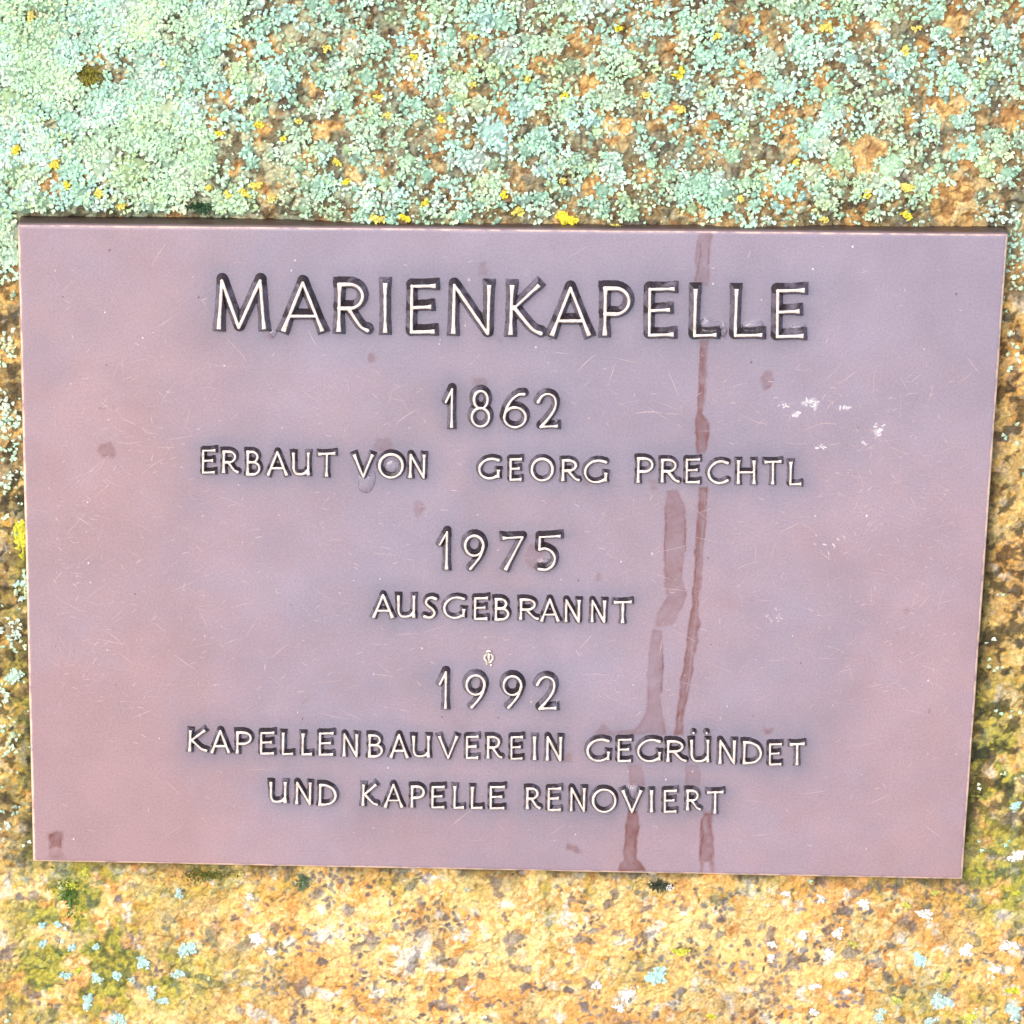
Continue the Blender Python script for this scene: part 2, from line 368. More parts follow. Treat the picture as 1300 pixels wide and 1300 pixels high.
GLYPH = {
 'A': [S((0, 0), (.5, 1), 1, 0), S((1, 0), (.5, 1), 1, 0), S((.17, .31), (.83, .31), 0, 0)],
 'B': [S((.02, 0), (.05, 1)), C(bowl(.03, 1, .54, .84)), C(bowl(.03, .54, 0, 1.))],
 'C': [C(spline([(1, .93), (.7, 1), (.38, .94), (.1, .72), (.0, .45), (.12, .18), (.4, .02), (.72, .01), (1, .12)]))],
 'D': [S((0, 0), (.04, 1)), C(spline([(.02, 1), (.4, .97), (.78, .82), (.97, .55), (.95, .3), (.72, .09), (.38, .01), (0, 0)]))],
 'E': [S((.04, 0), (.06, 1), 0, 0), S((.05, .99), (1, 1.0), 0, 1), S((.05, .53), (.82, .55), 0, 1), S((.04, .005), (.96, .02), 0, 1)],
 'G': [C(spline([(.96, .93), (.66, 1), (.34, .94), (.08, .72), (.0, .45), (.1, .18), (.36, .02), (.66, .02), (.94, .14)])), S((.97, .44), (.94, .08))],
 'H': [S((.03, 0), (.06, 1)), S((.97, 0), (.97, 1)), S((.04, .5), (.97, .5), 0, 0)],
 'I': [S((.5, 0), (.5, 1))],
 'K': [S((.03, 0), (.08, 1)), S((.12, .52), (.95, 1), 0, 1), C(spline([(.14, .56), (.5, .26), (.75, .08), (1, 0)]))],
 'L': [S((.03, 0), (.08, 1), 0, 1), S((.03, .005), (1, .02), 0, 1)],
 'M': [S((.03, 0), (.09, 1), 1, 0), S((.09, 1), (.44, .03), 0, 0), S((.44, .03), (.88, 1), 0, 0), S((.88, 1), (.96, 0), 0, 1)],
 'N': [S((.04, 0), (.07, 1), 1, 0), S((.07, 1), (.92, 0), 0, 0), S((.96, 1), (.93, 0), 1, 0)],
 'O': [C(arc(.5, .5, .5, .5, 0, 360, 44))],
 'P': [S((.03, 0), (.06, 1)), C(bowl(.04, 1, .44, 1.))],
 'R': [S((.03, 0), (.06, 1)), C(bowl(.04, 1, .48, .84)), C(spline([(.36, .48), (.62, .22), (.8, .07), (1, 0)]))],
 'S': [C(spline([(.95, .93), (.65, 1), (.28, .93), (.14, .74), (.36, .57), (.68, .42), (.86, .23), (.68, .05), (.35, 0), (.02, .06)]))],
 'T': [S((0, .97), (1, 1)), S((.48, 0), (.5, .98), 1, 0)],
 'U': [C(spline([(.02, 1), (.03, .6), (.04, .25), (.18, .05), (.45, .01), (.75, .06), (.93, .2)])), S((.96, 0), (.97, 1)), S((.02, .7), (.02, 1), 0, 1)],
 'V': [S((0, 1), (.5, 0), 1, 0), S((1, 1), (.5, 0), 1, 0)],
 '1': [S((.80, 0), (.86, 1), 1, 0), S((.86, .99), (.04, .66), 0, 0)],
 '2': [C(spline([(.0, .75), (.2, .93), (.48, 1), (.78, .93), (.9, .74), (.8, .5), (.5, .24), (.14, 0)])), S((.12, .005), (1, .02), 0, 1)],
 '5': [S((.1, .97), (1, 1), 0, 1), S((.1, .97), (.08, .60), 0, 0), C(spline([(.08, .6), (.34, .63), (.62, .53), (.75, .34), (.66, .14), (.4, .01), (.05, .02)]))],
 '6': [C(spline([(.92, .97), (.66, .95), (.34, .78), (.12, .52), (.03, .28)])), C(arc(.51, .29, .48, .29, 0, 360, 40))],
 '7': [S((.03, .95), (1, .98), 1.6, 0), S((1, .98), (.16, 0), 0, 1.3)],
 '8': [C(arc(.52, .755, .40, .245, 0, 360, 36)), C(arc(.5, .26, .5, .26, 0, 360, 36))],
 '9': [C(arc(.5, .70, .5, .30, 0, 360, 40)), C(spline([(.99, .66), (.86, .42), (.6, .2), (.28, 0)]))],
}
GLYPH['Ü'] = GLYPH['U']
STYLE = {'big': (.0038, .00076, .0020, .00024), 'num': (.0033, .00057, .00155, .0002), 'txt': (.0026, .00057, .00115, .00022)}   # height, half width, draft, cell

def seg_sdf(GX, GY, a, b, wa, wb, butt_a=False, butt_b=False):
    d = b-a; L = np.hypot(*d)+1e-12; t = d/L
    u = (GX-a[0])*t[0] + (GY-a[1])*t[1]; v = np.abs(-(GX-a[0])*t[1] + (GY-a[1])*t[0])
    s = np.clip(u, 0, L); wv = wa + (wb-wa)*s/L
    r = np.hypot(u-s, v) - wv
    if butt_a: r = np.where(u < 0, np.maximum(v-wa, -u), r)
    if butt_b: r = np.where(u > L, np.maximum(v-wb, u-L), r)
    return r

lm = Mat('letter_bronze')
tp = lm.attr('worn').outputs['Fac']
edge_n = lm.noise(1400, 4)
worn = lm.ramp(lm.math('ADD', tp, lm.math('MULTIPLY', lm.math('SUBTRACT', edge_n, .5), .25)), [(.42, 0), (.60, 1)])
side_c = lm.ramp(lm.noise(330, 4, .6, .5), [(.32, (.050, .042, .052)), (.66, (.135, .120, .152))])
shade_wet = lm.ramp(lm.math('ADD', lm.attr('shade_wet').outputs['Fac'], lm.math('MULTIPLY', lm.math('SUBTRACT', lm.noise(170, 4, .6, .6), .5), 1.3)), [(.50, 0), (.74, 1)])  # painted shade and rain wet darken the letter sides
side_c = lm.mix(lm.math('MULTIPLY', shade_wet, .88), side_c, (.014, .009, .010))
top_c = lm.ramp(lm.noise(320, 4, .65), [(.28, (.40, .32, .285)), (.5, (.56, .48, .43)), (.75, (.66, .59, .54))])
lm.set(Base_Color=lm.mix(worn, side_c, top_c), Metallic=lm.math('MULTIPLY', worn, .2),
       Roughness=lm.mix(worn, lm.ramp(lm.noise(240, 3), [(.4, .14), (.65, .45)]), .42), Specular_IOR_Level=.45)
lm.bump(lm.noise(700, 5, .65), .0004, .55)

LETTERS = []; STROKE_PTS = []
for ox, oy, sc, sty, spec in LINES:
    h, hw, dr, cell = STYLE[sty]
    for it in spec.split(';'):
        ch, a0, a1, t0, b0 = it.split(); a0, a1, t0, b0 = (float(v) for v in (a0, a1, t0, b0))
        X0, X1, YT, YB = ox+a0/sc, ox+a1/sc, oy+t0/sc, oy+b0/sc
        hp = hw/.000335                                   # half stroke in photo pixels
        strokes = []
        for kind, pts, fa, fb in GLYPH[ch]:
            pts = np.array(pts, float)
            if ch == 'I': qx = np.full(len(pts), (X0+X1)/2)
            else: qx = X0+hp + pts[:, 0]*(X1-X0-2*hp)
            cur = kind == 'c'
            yb, yt = YB-(hp if cur else .3*hp), YT+(hp if cur or ch in 'ETL725' else .3*hp)
            if ch in 'EL2': yb = YB-hp
            qy = yb + pts[:, 1]*(yt-yb)
            lx, ly = U(qx, qy, h)
            strokes.append((kind, np.stack([lx, ly], 1), fa, fb))
        if ch == 'Ü':
            for dx, dy in ((631, 130), (702, 131)):
                lx, ly = U(ox+dx/sc, oy+dy/sc, h); strokes.append(('d', np.array([[lx, ly], [lx+1e-5, ly]]), 0, 0))
        allp = np.concatenate([s[1] for s in strokes])
        LETTERS.append((ch, strokes, h, hw, dr, cell, allp.min(0), allp.max(0)))
        for kind, P, fa, fb in strokes:
            for a, b in zip(P[:-1], P[1:]):
                n = max(2, int(np.hypot(*(b-a))/.0015)); STROKE_PTS.append(a + (b-a)*np.linspace(0, 1, n)[:, None])
STROKE_PTS = np.concatenate(STROKE_PTS)

# ------------------------------------------------------------------ the plaque slab
plaque = bpy.data.objects.new('bronze_plaque', None); plaque.empty_display_size = .05
link(plaque); tag(plaque, 'dark bronze memorial plaque with raised lettering fixed to a lichen covered rock', 'plaque')

def quad_pt(u, v):
    TL, TR, BR, BL = EDGE
    return ((1-u)*(1-v))[..., None]*BL + (u*(1-v))[..., None]*BR + (u*v)[..., None]*TR + ((1-u)*v)[..., None]*TL
def lines(segs):
    out = [segs[0][0]]
    for lo, hi, st in segs: out += list(np.linspace(lo, hi, max(2, int(round((hi-lo)/st))+1))[1:])
    return np.array(out)
BEV = .0011
du, dv = .00095/.42, .00080/.297
eu, ev = BEV/.42, BEV/.297
uu = lines([(eu, .600, du), (.600, .735, du*.42), (.735, 1-eu, du)])
vv = lines([(ev, 1-ev, dv)])
UU, VV = np.meshgrid(uu, vv)
Pf = quad_pt(UU.ravel(), VV.ravel())
nu, nv = len(uu), len(vv)
fx, fy = Pf[:, 0], Pf[:, 1]
fpx, fpy = PIX(fx, fy, 0.)

def poly_mask(pts, soft=1.2, wob=1.5, seed=0):
    """soft mask of a closed outline given in photo pixels, with a slightly uneven edge"""
    pts = np.array(pts, float); lo = pts.min(0)-12; hi = pts.max(0)+12
    m_ = np.zeros(len(fpx)); s = (fpx > lo[0]) & (fpx < hi[0]) & (fpy > lo[1]) & (fpy < hi[1])
    X_, Y_ = fpx[s], fpy[s]
    X_ = X_ + wob*4.0*(fbm(fx[s], fy[s], .006, 4, seed, .62)-.5); Y_ = Y_ + wob*5.0*(fbm(fx[s]+.5, fy[s], .006, 4, seed+1, .62)-.5)
    ins = np.zeros(len(X_), bool); dist = np.full(len(X_), 1e9)
    for (ax_, ay_), (bx, by) in zip(pts, np.roll(pts, -1, 0)):
        cr = ((ay_ > Y_) != (by > Y_)) & (X_ < (bx-ax_)*(Y_-ay_)/((by-ay_) if by != ay_ else 1e-9)+ax_); ins ^= cr
        t = np.clip(((X_-ax_)*(bx-ax_)+(Y_-ay_)*(by-ay_))/((bx-ax_)**2+(by-ay_)**2+1e-9), 0, 1)
        dist = np.minimum(dist, np.hypot(X_-ax_-t*(bx-ax_), Y_-ay_-t*(by-ay_)))
    sd_ = np.where(ins, -dist, dist)
    m_[s] = (1-sst(-soft*1.5, soft*1.2, sd_))*(.72 + .28*np.exp(-((sd_+1.6)/1.5)**2))*(.80+.4*(fbm(fx[s], fy[s], .005, 3, seed)-.5)*2); return m_
def band(cl, seed=0, soft=1.2, wob=1.5):
    """stain along a centre line: (x, y, half width) in photo pixels"""
    cl = np.array(cl, float); L = [(a-b, y_) for a, y_, b in cl]; Rr = [(a+b, y_) for a, y_, b in cl][::-1]
    return poly_mask(L+Rr, soft, wob, seed)
stain = np.zeros(len(fpx))
def add(mk, k=1.):
    global stain
    stain = np.maximum(stain, np.clip(mk*(k*1.15+.08), 0, 1))
# long run-off streak through the right half of the title and down to the lower edge
add(band([(896, 290, 5), (895, 300, 9), (892, 330, 10), (890, 362, 9)], 1), .45)
add(band([(895, 432, 6), (894, 450, 4), (892, 490, 4.5), (889, 525, 4), (891, 536, 9), (892, 552, 8), (890, 575, 6)], 2), .85)
add(band([(893, 617, 6), (892, 640, 5), (889, 680, 5.5), (886, 730, 5), (881, 775, 4.5), (882, 790, 8), (876, 830, 7), (868, 880, 6), (863, 920, 5), (862, 934, 7)], 3), .85)
add(band([(852, 622, 7), (857, 640, 12), (858, 668, 14), (856, 700, 13), (855, 735, 11), (860, 755, 14), (848, 780, 15), (842, 795, 12)], 4), .55)
add(band([(834, 800, 7), (832, 830, 9), (831, 870, 9), (830, 905, 10), (826, 925, 20), (808, 933, 40)], 5), .42)
add(poly_mask([(752, 935), (765, 918), (778, 930), (786, 936)], seed=6), .35)
add(band([(806, 970, 8), (808, 985, 10), (808, 998, 10)], 7), .42)
add(band([(878, 970, 8), (880, 985, 10), (878, 1002, 9)], 8), .38)
add(band([(802, 1030, 6), (803, 1052, 9.5), (801, 1065, 8), (800, 1090, 9), (801, 1096, 15), (802, 1106, 18)], 9), 1.)
add(band([(899, 1030, 6), (897, 1045, 8), (898, 1060, 7), (896, 1080, 9), (897, 1094, 8)], 10), 1.)
add(band([(891, 1092, 3), (890, 1108, 2)], 3), .6); add(band([(903, 1092, 3), (905, 1110, 2)], 4), .6)
for cl, k in (([(70, 1057, 9), (70, 1068, 8), (70, 1077, 9)], .9), ([(72, 1080, 6), (72, 1090, 12)], .35), ([(133, 562, 7), (134, 572, 12), (138, 581, 9)], .6),
              ([(975, 470, 4), (975, 480, 8), (975, 493, 6)], .55), ([(127, 517, 4), (129, 520, 5)], .6), ([(472, 447, 3), (473, 454, 6), (474, 460, 4)], .45),
              ([(531, 634, 5), (531, 645, 7), (530, 655, 3)], .5), ([(726, 1072, 6), (728, 1078, 8), (735, 1083, 4)], .7), ([(760, 728, 3), (760, 738, 4)], .35),
              ([(614, 334, 5), (614, 352, 6)], .4), ([(487, 556, 8), (488, 572, 15)], .35), ([(608, 480, 8), (608, 490, 10)], .4), ([(680, 690, 8), (677, 705, 13), (683, 722, 8)], .35),
              ([(722, 955, 5), (720, 966, 6)], .3), ([(340, 422, 6), (343, 430, 4)], .35), ([(635, 428, 5), (637, 435, 3)], .35), ([(748, 608, 8), (744, 614, 4)], .4),
              ([(829, 608, 7), (831, 620, 4)], .3), ([(975, 924, 6), (975, 930, 5)], .5), ([(1150, 772, 3), (1151, 778, 3)], .4), ([(1180, 900, 2), (1180, 907, 2)], .4)):
    add(band(cl, int(cl[0][0]) % 11, 1.4, 1.8), k)
for cl in ([(890, 310, 1.2), (888, 330, 1.4), (886, 350, 1.2)], [(900, 312, 1.2), (899, 335, 1.2)], [(890, 440, 1.2), (888, 480, 1.2), (886, 520, 1.2)], [(887, 640, 1.2), (884, 690, 1.2), (881, 740, 1.2)], [(884, 790, 1.6), (879, 830, 1.5), (871, 875, 1.5), (865, 915, 1.5)],
           [(845, 650, 1.2), (844, 690, 1.2), (845, 735, 1.2)], [(870, 660, 1.2), (869, 700, 1.2)], [(841, 830, 1.1), (840, 880, 1.1)], [(795, 1045, 1.3), (794, 1075, 1.3)], [(891, 1040, 1.6), (890, 1070, 1.6), (889, 1092, 1.6)], [(904, 1060, 1.6), (905, 1090, 1.6)]):
    add(band(cl, 5, .9, .9), .95)
for cl in ([(897, 440, 1.3), (896, 480, 1.5), (893, 520, 1.2)], [(895, 625, 1.4), (893, 660, 1.5), (890, 720, 1.6), (885, 770, 1.3), (879, 820, 1.5), (871, 880, 1.5)], [(896, 1035, 3), (895, 1050, 2), (896, 1058, .8)], [(904, 1034, 2.5), (903, 1046, 1.2)]):
    stain = stain*(1-.6*band(cl, 2, .9, .8))
# little pale splashes near the right margin and tiny chips
splash = np.zeros(len(fpx))
for pts in ([(988, 512), (1003, 519), (1000, 516)], [(1003, 521), (1012, 530), (1018, 527)], [(1018, 513), (1032, 506), (1041, 512), (1036, 520)],
            [(1058, 516), (1083, 517), (1070, 521)], [(1108, 540), (1119, 543), (1116, 554)], [(1035, 566), (1048, 564), (1044, 570)], [(1094, 560), (1102, 563), (1098, 566)]):
    splash = np.maximum(splash, poly_mask(pts, 1.6, 3, 3))
splash = splash*sst(.38, .55, fbm(fx, fy, .0022, 3, 4))
# bluish, less rubbed patina around the lettering (a cloth never reaches between the letters)
gxx = np.arange(-.24, .24, .003); gyy = np.arange(-.19, .19, .003)
GX, GY = np.meshgrid(gxx, gyy); dmin = np.full(GX.shape, 9.)
for k in range(0, len(STROKE_PTS), 400):
    P = STROKE_PTS[k:k+400]
    dmin = np.minimum(dmin, np.sqrt(((GX[..., None]-P[:, 0])**2 + (GY[..., None]-P[:, 1])**2).min(-1)))
def interp(A, x_, y_):
    i = (x_+.24)/.003; j = (y_+.19)/.003; i0 = np.clip(i.astype(int), 0, A.shape[1]-2); j0 = np.clip(j.astype(int), 0, A.shape[0]-2); a = i-i0; b = j-j0
    return (A[j0, i0]*(1-a)+A[j0, i0+1]*a)*(1-b) + (A[j0+1, i0]*(1-a)+A[j0+1, i0+1]*a)*b
dl = interp(dmin, fx, fy)
halo = (.55*np.exp(-(np.maximum(dl-.0012, 0)/.0048)**2) + .45*np.exp(-(dl/.014)**2))*(.45+1.1*fbm(fx, fy, .016, 4, 6))
tone = .22 + .55*sst(150, 420, fpx) - .30*sst(950, 1200, fpx)*sst(500, 800, fpy) + .30*sst(700, 300, fpy) - .25*sst(800, 1050, fpy) + (.62*(fbm(fx, fy, .045, 5, 2)-.5) + .34*(fbm(fx, fy, .010, 4, 9)-.5))   # pink (0) to lavender (1)
nf = nu*nv
Vt = np.stack([fx, fy, np.zeros(nf)], 1) + np.stack([np.zeros(nf), np.zeros(nf), .00045*(fbm(fx, fy, .05, 3, 8)-.5)], 1)
Qt = grid_quads(nu, nv).reshape(-1, 4)
# rim: boundary loop of the face -> bevel -> side -> back
ib = np.arange(nf).reshape(nv, nu)
loop = np.concatenate([ib[0, :], ib[1:, -1], ib[-1, -2::-1], ib[-2:0:-1, 0]])
lu, lv = UU.ravel()[loop], VV.ravel()[loop]
ou = np.where(lu <= eu+1e-9, 0, np.where(lu >= 1-eu-1e-9, 1, lu)); ov = np.where(lv <= ev+1e-9, 0, np.where(lv >= 1-ev-1e-9, 1, lv))
out = quad_pt(ou, ov); nl = len(loop)
jit = (.0004*(fbm(out[:, 0], out[:, 1], .02, 4, 3)-.5))[:, None]*np.sign(out-[CX, CY])
def ring(z_, grow, n_=1): return np.concatenate([out + jit + np.sign(out-[CX, CY])*grow, np.full((nl, 1), z_)], 1)
mid = .62*out + .38*Pf[loop]
Rm = np.concatenate([mid + jit*.6, np.full((nl, 1), -.00028)], 1)
rings = [Rm, ring(-.00085, 0), ring(-.004, .0001), ring(-.008, .0002), ring(-PTH, .0003)]
Vall = [Vt]; Qall = [Qt]; prev = loop; base = nf
for rg in rings:
    cur = base + np.arange(nl); Vall.append(rg); base += nl
    Qall.append(np.stack([prev, cur, np.roll(cur, -1), np.roll(prev, -1)], 1)); prev = cur
Vall.append(np.array([[CX, CY, -PTH]])); Tb = np.stack([prev, np.full(nl, base), np.roll(prev, -1)], 1)
nr = len(rings)*nl + 1
slab_me = mesh_np('slab', np.concatenate(Vall), np.concatenate(Qall), Tb)
ext = lambda a, v=0.: np.concatenate([a, np.full(nr, v)])
flt_attr(slab_me, 'stain', ext(stain)); flt_attr(slab_me, 'halo', ext(np.clip(halo, 0, 1))); flt_attr(slab_me, 'tone', ext(np.clip(tone, 0, 1), .4)); flt_attr(slab_me, 'splash', ext(splash))
rim = np.zeros(nf+nr); rim[loop] = .42; rim[nf:nf+nl] = .95; rim[nf+nl:nf+2*nl] = .7
up = (lv >= 1-ev-1e-9); rim[loop[up]] *= .75; rim[nf:nf+nl][up] *= .72; rim[nf+nl:nf+2*nl][up] = 0
flt_attr(slab_me, 'rim', rim)
mottle = (.88 + .24*fbm(fx, fy, .02, 6, 1, .62))*(1 + .05*sst(.52, .68, fbm(fx, fy, .05, 3, 12)))
flt_attr(slab_me, 'mottle', ext(mottle, 1.))
sidea = np.zeros(nf+nr); sidea[nf+2*nl:] = 1; sidea[nf+nl:nf+2*nl] = .25; flt_attr(slab_me, 'flank', sidea)

pm = Mat('plaque_bronze')
pink, lav, slate = (.232, .150, .164), (.182, .153, .200), (.118, .116, .160)
base_c = pm.mix(pm.attr('tone').outputs['Fac'], pink, lav)
base_c = pm.mix(pm.math('MULTIPLY', pm.attr('halo').outputs['Fac'], .60), base_c, slate)
base_c = pm.mix(1., base_c, pm.attr('mottle').outputs['Fac'], 'MULTIPLY')
fine = pm.ramp(pm.noise(1100, 3, .6), [(.3, .86), (.7, 1.14)])
base_c = pm.mix(1., base_c, fine, 'MULTIPLY')
st_n = pm.math('MULTIPLY', pm.attr('stain').outputs['Fac'], pm.ramp(pm.noise(330, 4, .6, .4), [(.25, .72), (.6, 1.)]))
base_c = pm.mix(st_n, base_c, (.110, .041, .036))
base_c = pm.mix(pm.math('MULTIPLY', pm.attr('splash').outputs['Fac'], .75), base_c, (.52, .52, .56))
rimf = pm.math('MULTIPLY', pm.attr('rim').outputs['Fac'], pm.ramp(pm.noise(160, 4), [(.3, .45), (.6, 1.)]))
rimf = pm.ramp(rimf, [(.30, 0), (.75, 1)])
base_c = pm.mix(rimf, base_c, (.62, .44, .33))
base_c = pm.mix(pm.attr('flank').outputs['Fac'], base_c, (.075, .048, .040))
rough = pm.mix(st_n, pm.ramp(pm.noise(60, 4), [(.3, .40), (.7, .56)]), .34)
pm.set(Base_Color=base_c, Roughness=rough, Metallic=.0, Specular_IOR_Level=pm.ramp(st_n, [(0, .5), (1, .28)]))
pm.bump(pm.noise(650, 5, .6), .00012, .35)
slab_me.materials.append(pm.m)
slab = link(bpy.data.objects.new('slab', slab_me), plaque)

# ------------------------------------------------------------------ raised letters, each a part of the plaque
for ch, strokes, h, hw, dr, cell, lo, hi in LETTERS:
    pad = dr + hw*1.6 + cell*2
    xs = np.arange(lo[0]-pad, hi[0]+pad, cell); ys = np.arange(lo[1]-pad, hi[1]+pad, cell)
    GX, GY = np.meshgrid(xs, ys); D = np.full(GX.shape, 9.); D2 = D.copy()
    wig = .00012*(fbm(GX, GY, .004, 2, 2)-.5)*2
    for kind, P, fa, fb in strokes:
        if kind == 'd':
            E = np.hypot(GX-P[0, 0], GY-P[0, 1]) - hw*.95
        elif kind == 's':
            a, b = P[0], P[1]; q = rng.uniform(.92, 1.06); w0 = hw*.80*q
            wa, wb = (w0*(1+.60*fa) if fa else w0*.96), (w0*(1+.60*fb) if fb else w0*.96)
            p1 = a+(b-a)*.24; p2 = a+(b-a)*.76
            E = seg_sdf(GX, GY, a, p1, wa, w0, butt_a=fa > 0)
            E = np.minimum(E, seg_sdf(GX, GY, p1, p2, w0, w0))
            E = np.minimum(E, seg_sdf(GX, GY, p2, b, w0, wb, butt_b=fb > 0))
        else:
            n = len(P); tt = np.linspace(0, 1, n); closed = np.hypot(*(P[0]-P[-1])) < 1e-6
            wv = hw*(.84 + .08*np.sin(6*tt)) if closed else hw*(.80 + .28*np.abs(2*tt-1)**4)
            E = np.full(GX.shape, 9.)
            for k in range(n-1): E = np.minimum(E, seg_sdf(GX, GY, P[k], P[k+1], wv[k], wv[k+1]))
        D2 = np.where(E < D, D, np.minimum(D2, E)); D = np.minimum(D, E)
    pool = np.exp(-((D2-D)/(.55*dr))**2)*(D > 0)              # crotches between strokes hold rain
    D = D + wig
    t = np.clip(D/dr, 0, 1)
    Z = h*np.where(D < 0, 1-.03*np.clip(1+D/hw, 0, 1)**2, (.97*(1-t)**1.05))
    Z = Z + (t < 1)*.00010*(fbm(GX, GY, .0016, 3, 4)-.5)
    Z = np.where(t >= 1, -.0008, Z)
    keep = (D < dr*1.0 + cell*1.5)
    Qg = grid_quads(len(xs), len(ys)).reshape(-1, 4); kf = keep.ravel()
    Qg = Qg[kf[Qg].all(1)]
    Dy, Dx = np.gradient(D, cell); sw = np.clip(.62*Dy + .22*Dx, 0, 1)*(D > 0) + .75*pool + rng.uniform(-.04, .28)      # shade painted into upper and right sides, plus pooled wet and per-letter variation
    Vg, Qg, (wr, sw) = compact(np.stack([GX.ravel(), GY.ravel(), Z.ravel()], 1), Qg, [np.clip(.5-D.ravel()/(.32*dr), 0, 1), sw.ravel()])
    nm = 'numeral' if ch.isdigit() else 'letter'
    me = mesh_np(nm, Vg, Qg); flt_attr(me, 'worn', wr); flt_attr(me, 'shade_wet', sw); me.materials.append(lm.m)
    link(bpy.data.objects.new(nm, me), plaque)

# ------------------------------------------------------------------ lichen
LOBE_T = np.array([[0, 1, 7], [1, 3, 7], [3, 6, 7], [6, 5, 7], [5, 4, 7], [4, 2, 7], [2, 0, 7]])
def lobes(bx, by, az, L, W, g):
    """forked lichen lobes: base point, direction, length, width -> vertices (n, 8, 3), lying flat with a domed back and turned-up tips"""
    n = len(bx); J = lambda lo, hi: g.uniform(lo, hi, n)
    loc = np.zeros((n, 8, 3))
    for i, (u, v, z_) in enumerate(((0, -.28, -.1), (0, .28, -.1), (.55, -.52, .02), (.55, .52, .02), (.92, -.46, .10), (.80, 0, .08), (.92, .46, .10), (.5, 0, .30))):
        loc[:, i, 0] = L*u*J(.88, 1.12); loc[:, i, 1] = W*v*J(.75, 1.25) + W*.08*g.normal(0, 1, n); loc[:, i, 2] = W*(z_ + .12*g.normal(0, 1, n))
    loc[:, 5, 0] *= J(.78, 1.22)                                   # some tips notched, some rounded
    pit = g.normal(.08, .20, n); rol = g.normal(0, .20, n)
    loc[:, :, 2] += loc[:, :, 0]*pit[:, None] + loc[:, :, 1]*rol[:, None]
    ca, sa = np.cos(az)[:, None], np.sin(az)[:, None]
    out_ = loc.copy(); out_[:, :, 0] = loc[:, :, 0]*ca - loc[:, :, 1]*sa + bx[:, None]; out_[:, :, 1] = loc[:, :, 0]*sa + loc[:, :, 1]*ca + by[:, None]
    return out_
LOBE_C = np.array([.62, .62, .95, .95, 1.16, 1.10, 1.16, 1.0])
def tris(n, T1, k): return (T1[None] + (np.arange(n)*k)[:, None, None]).reshape(-1, 3)
def lichen_mat(name, lo, hi):
    q = Mat(name)
    cc = q.mix(.6, q.attr('colour').outputs[0], q.ramp(q.noise(1400, 4, .65), [(.28, lo), (.70, hi)]), 'MULTIPLY')
    q.set(Base_Color=cc, Roughness=.85, Specular_IOR_Level=.2)
    q.bump(q.noise(2200, 4, .7), .0005, .6)
    return q
lmat = lichen_mat('lichen_skin', .62, 1.25)

def cover(x_, y_):
    px_, py_, tp_, sd_, bt_, lf_ = zones(x_, y_)
    lf_ = 1 - sst(170, 430, px_ + 90*(fbm(x_, y_, .03, 3, 6)-.5))
    n_ = fbm(x_, y_, .013, 4, 9); n3 = fbm(x_, y_, .05, 3, 1)
    c_top = np.clip(sst(.25-.13*lf_, .47-.10*lf_, n_ + .30*(n3-.5) + .05), 0, 1)*(.86+.14*lf_)
    c_side = sst(.44, .58, n_)*np.where(px_ < 650, .75*(1-.5*sst(500, 900, py_)), .22)
    c_bot = sst(.60, .68, n_)*(.05 + .12*sst(1150, 1300, px_) + .10*(1-sst(0, 120, px_)))
    dens = tp_*c_top + sd_*c_side + bt_*c_bot
    # bare patches seen above the plaque
    qw1 = 44*(fbm(x_, y_, .009, 3, 4)-.5); qw2 = 44*(fbm(x_+1, y_, .009, 3, 5)-.5)
    for a, b, r in BARE:
        dens = dens*(1 - (.88-.25*fbm(x_, y_, .006, 2, 3))*np.exp(-((px_+qw1-a)**2+(py_+qw2-b)**2)/r**2))
    return dens, px_, py_, tp_, lf_
YELLOW = ((478, 277, 9), (513, 276, 8), (719, 279, 14), (658, 268, 9), (783, 288, 7), (1149, 64, 7), (1046, 280, 6), (1151, 273, 7), (1151, 236, 9), (864, 137, 8), (860, 95, 6), (1050, 35, 9), (1163, 36, 6), (125, 246, 7), (69, 208, 8), (208, 81, 5),
                   (310, 244, 8), (290, 248, 7), (379, 154, 5), (360, 175, 5), (265, 240, 6), (277, 170, 6), (328, 158, 6), (480, 124, 6), (492, 146, 6), (525, 72, 5), (600, 105, 6), (715, 122, 5), (865, 88, 5), (415, 62, 6), (40, 20, 7), (85, 234, 6), (600, 45, 5), (715, 228, 6), (427, 205, 6), (325, 235, 7), (345, 252, 6), (440, 230, 6), (540, 255, 6), (560, 150, 5), (640, 245, 6), (670, 100, 5), (785, 35, 6), (910, 45, 6), (820, 120, 6), (940, 250, 6), (1010, 205, 5), (1100, 245, 6), (1245, 75, 6), (20, 190, 7), (155, 262, 7))
lr = np.random.default_rng(21)
def scatter(n, seed_rng):
    qx = seed_rng.uniform(-230, 1530, n); qy = seed_rng.uniform(-260, 1390, n)
    x_, y_ = U(qx, qy, -.008)
    dens, a, b, tp_, lf_ = cover(x_, y_)
    ok = (seed_rng.random(n) < dens) & (inside_plaque(x_, y_) > .0012 + .0035*np.clip((1-sst(330, 460, a)) + sst(980, 1080, a), 0, 1)*(b > 200)*(b < 300))
    return x_[ok], y_[ok], a[ok], b[ok], tp_[ok], lf_[ok]
tx_, ty_, tpx, tpy, ttp, tlf = scatter(23000, lr)                       # centres of the single thalli
nt_ = len(tx_); trad = np.clip(np.exp(lr.normal(np.log(.0027), .48, nt_))*(.72+.60*tlf)*(.60+.40*ttp), .0009, .0085)
mint, pale, yel, blue, grey, cream_l = lin(188, 236, 208), lin(236, 246, 238), lin(206, 230, 160), lin(190, 230, 228), lin(158, 178, 158), lin(240, 234, 204)
pick = lr.random(nt_); cn_ = fbm(tx_, ty_, .02, 3, 4)
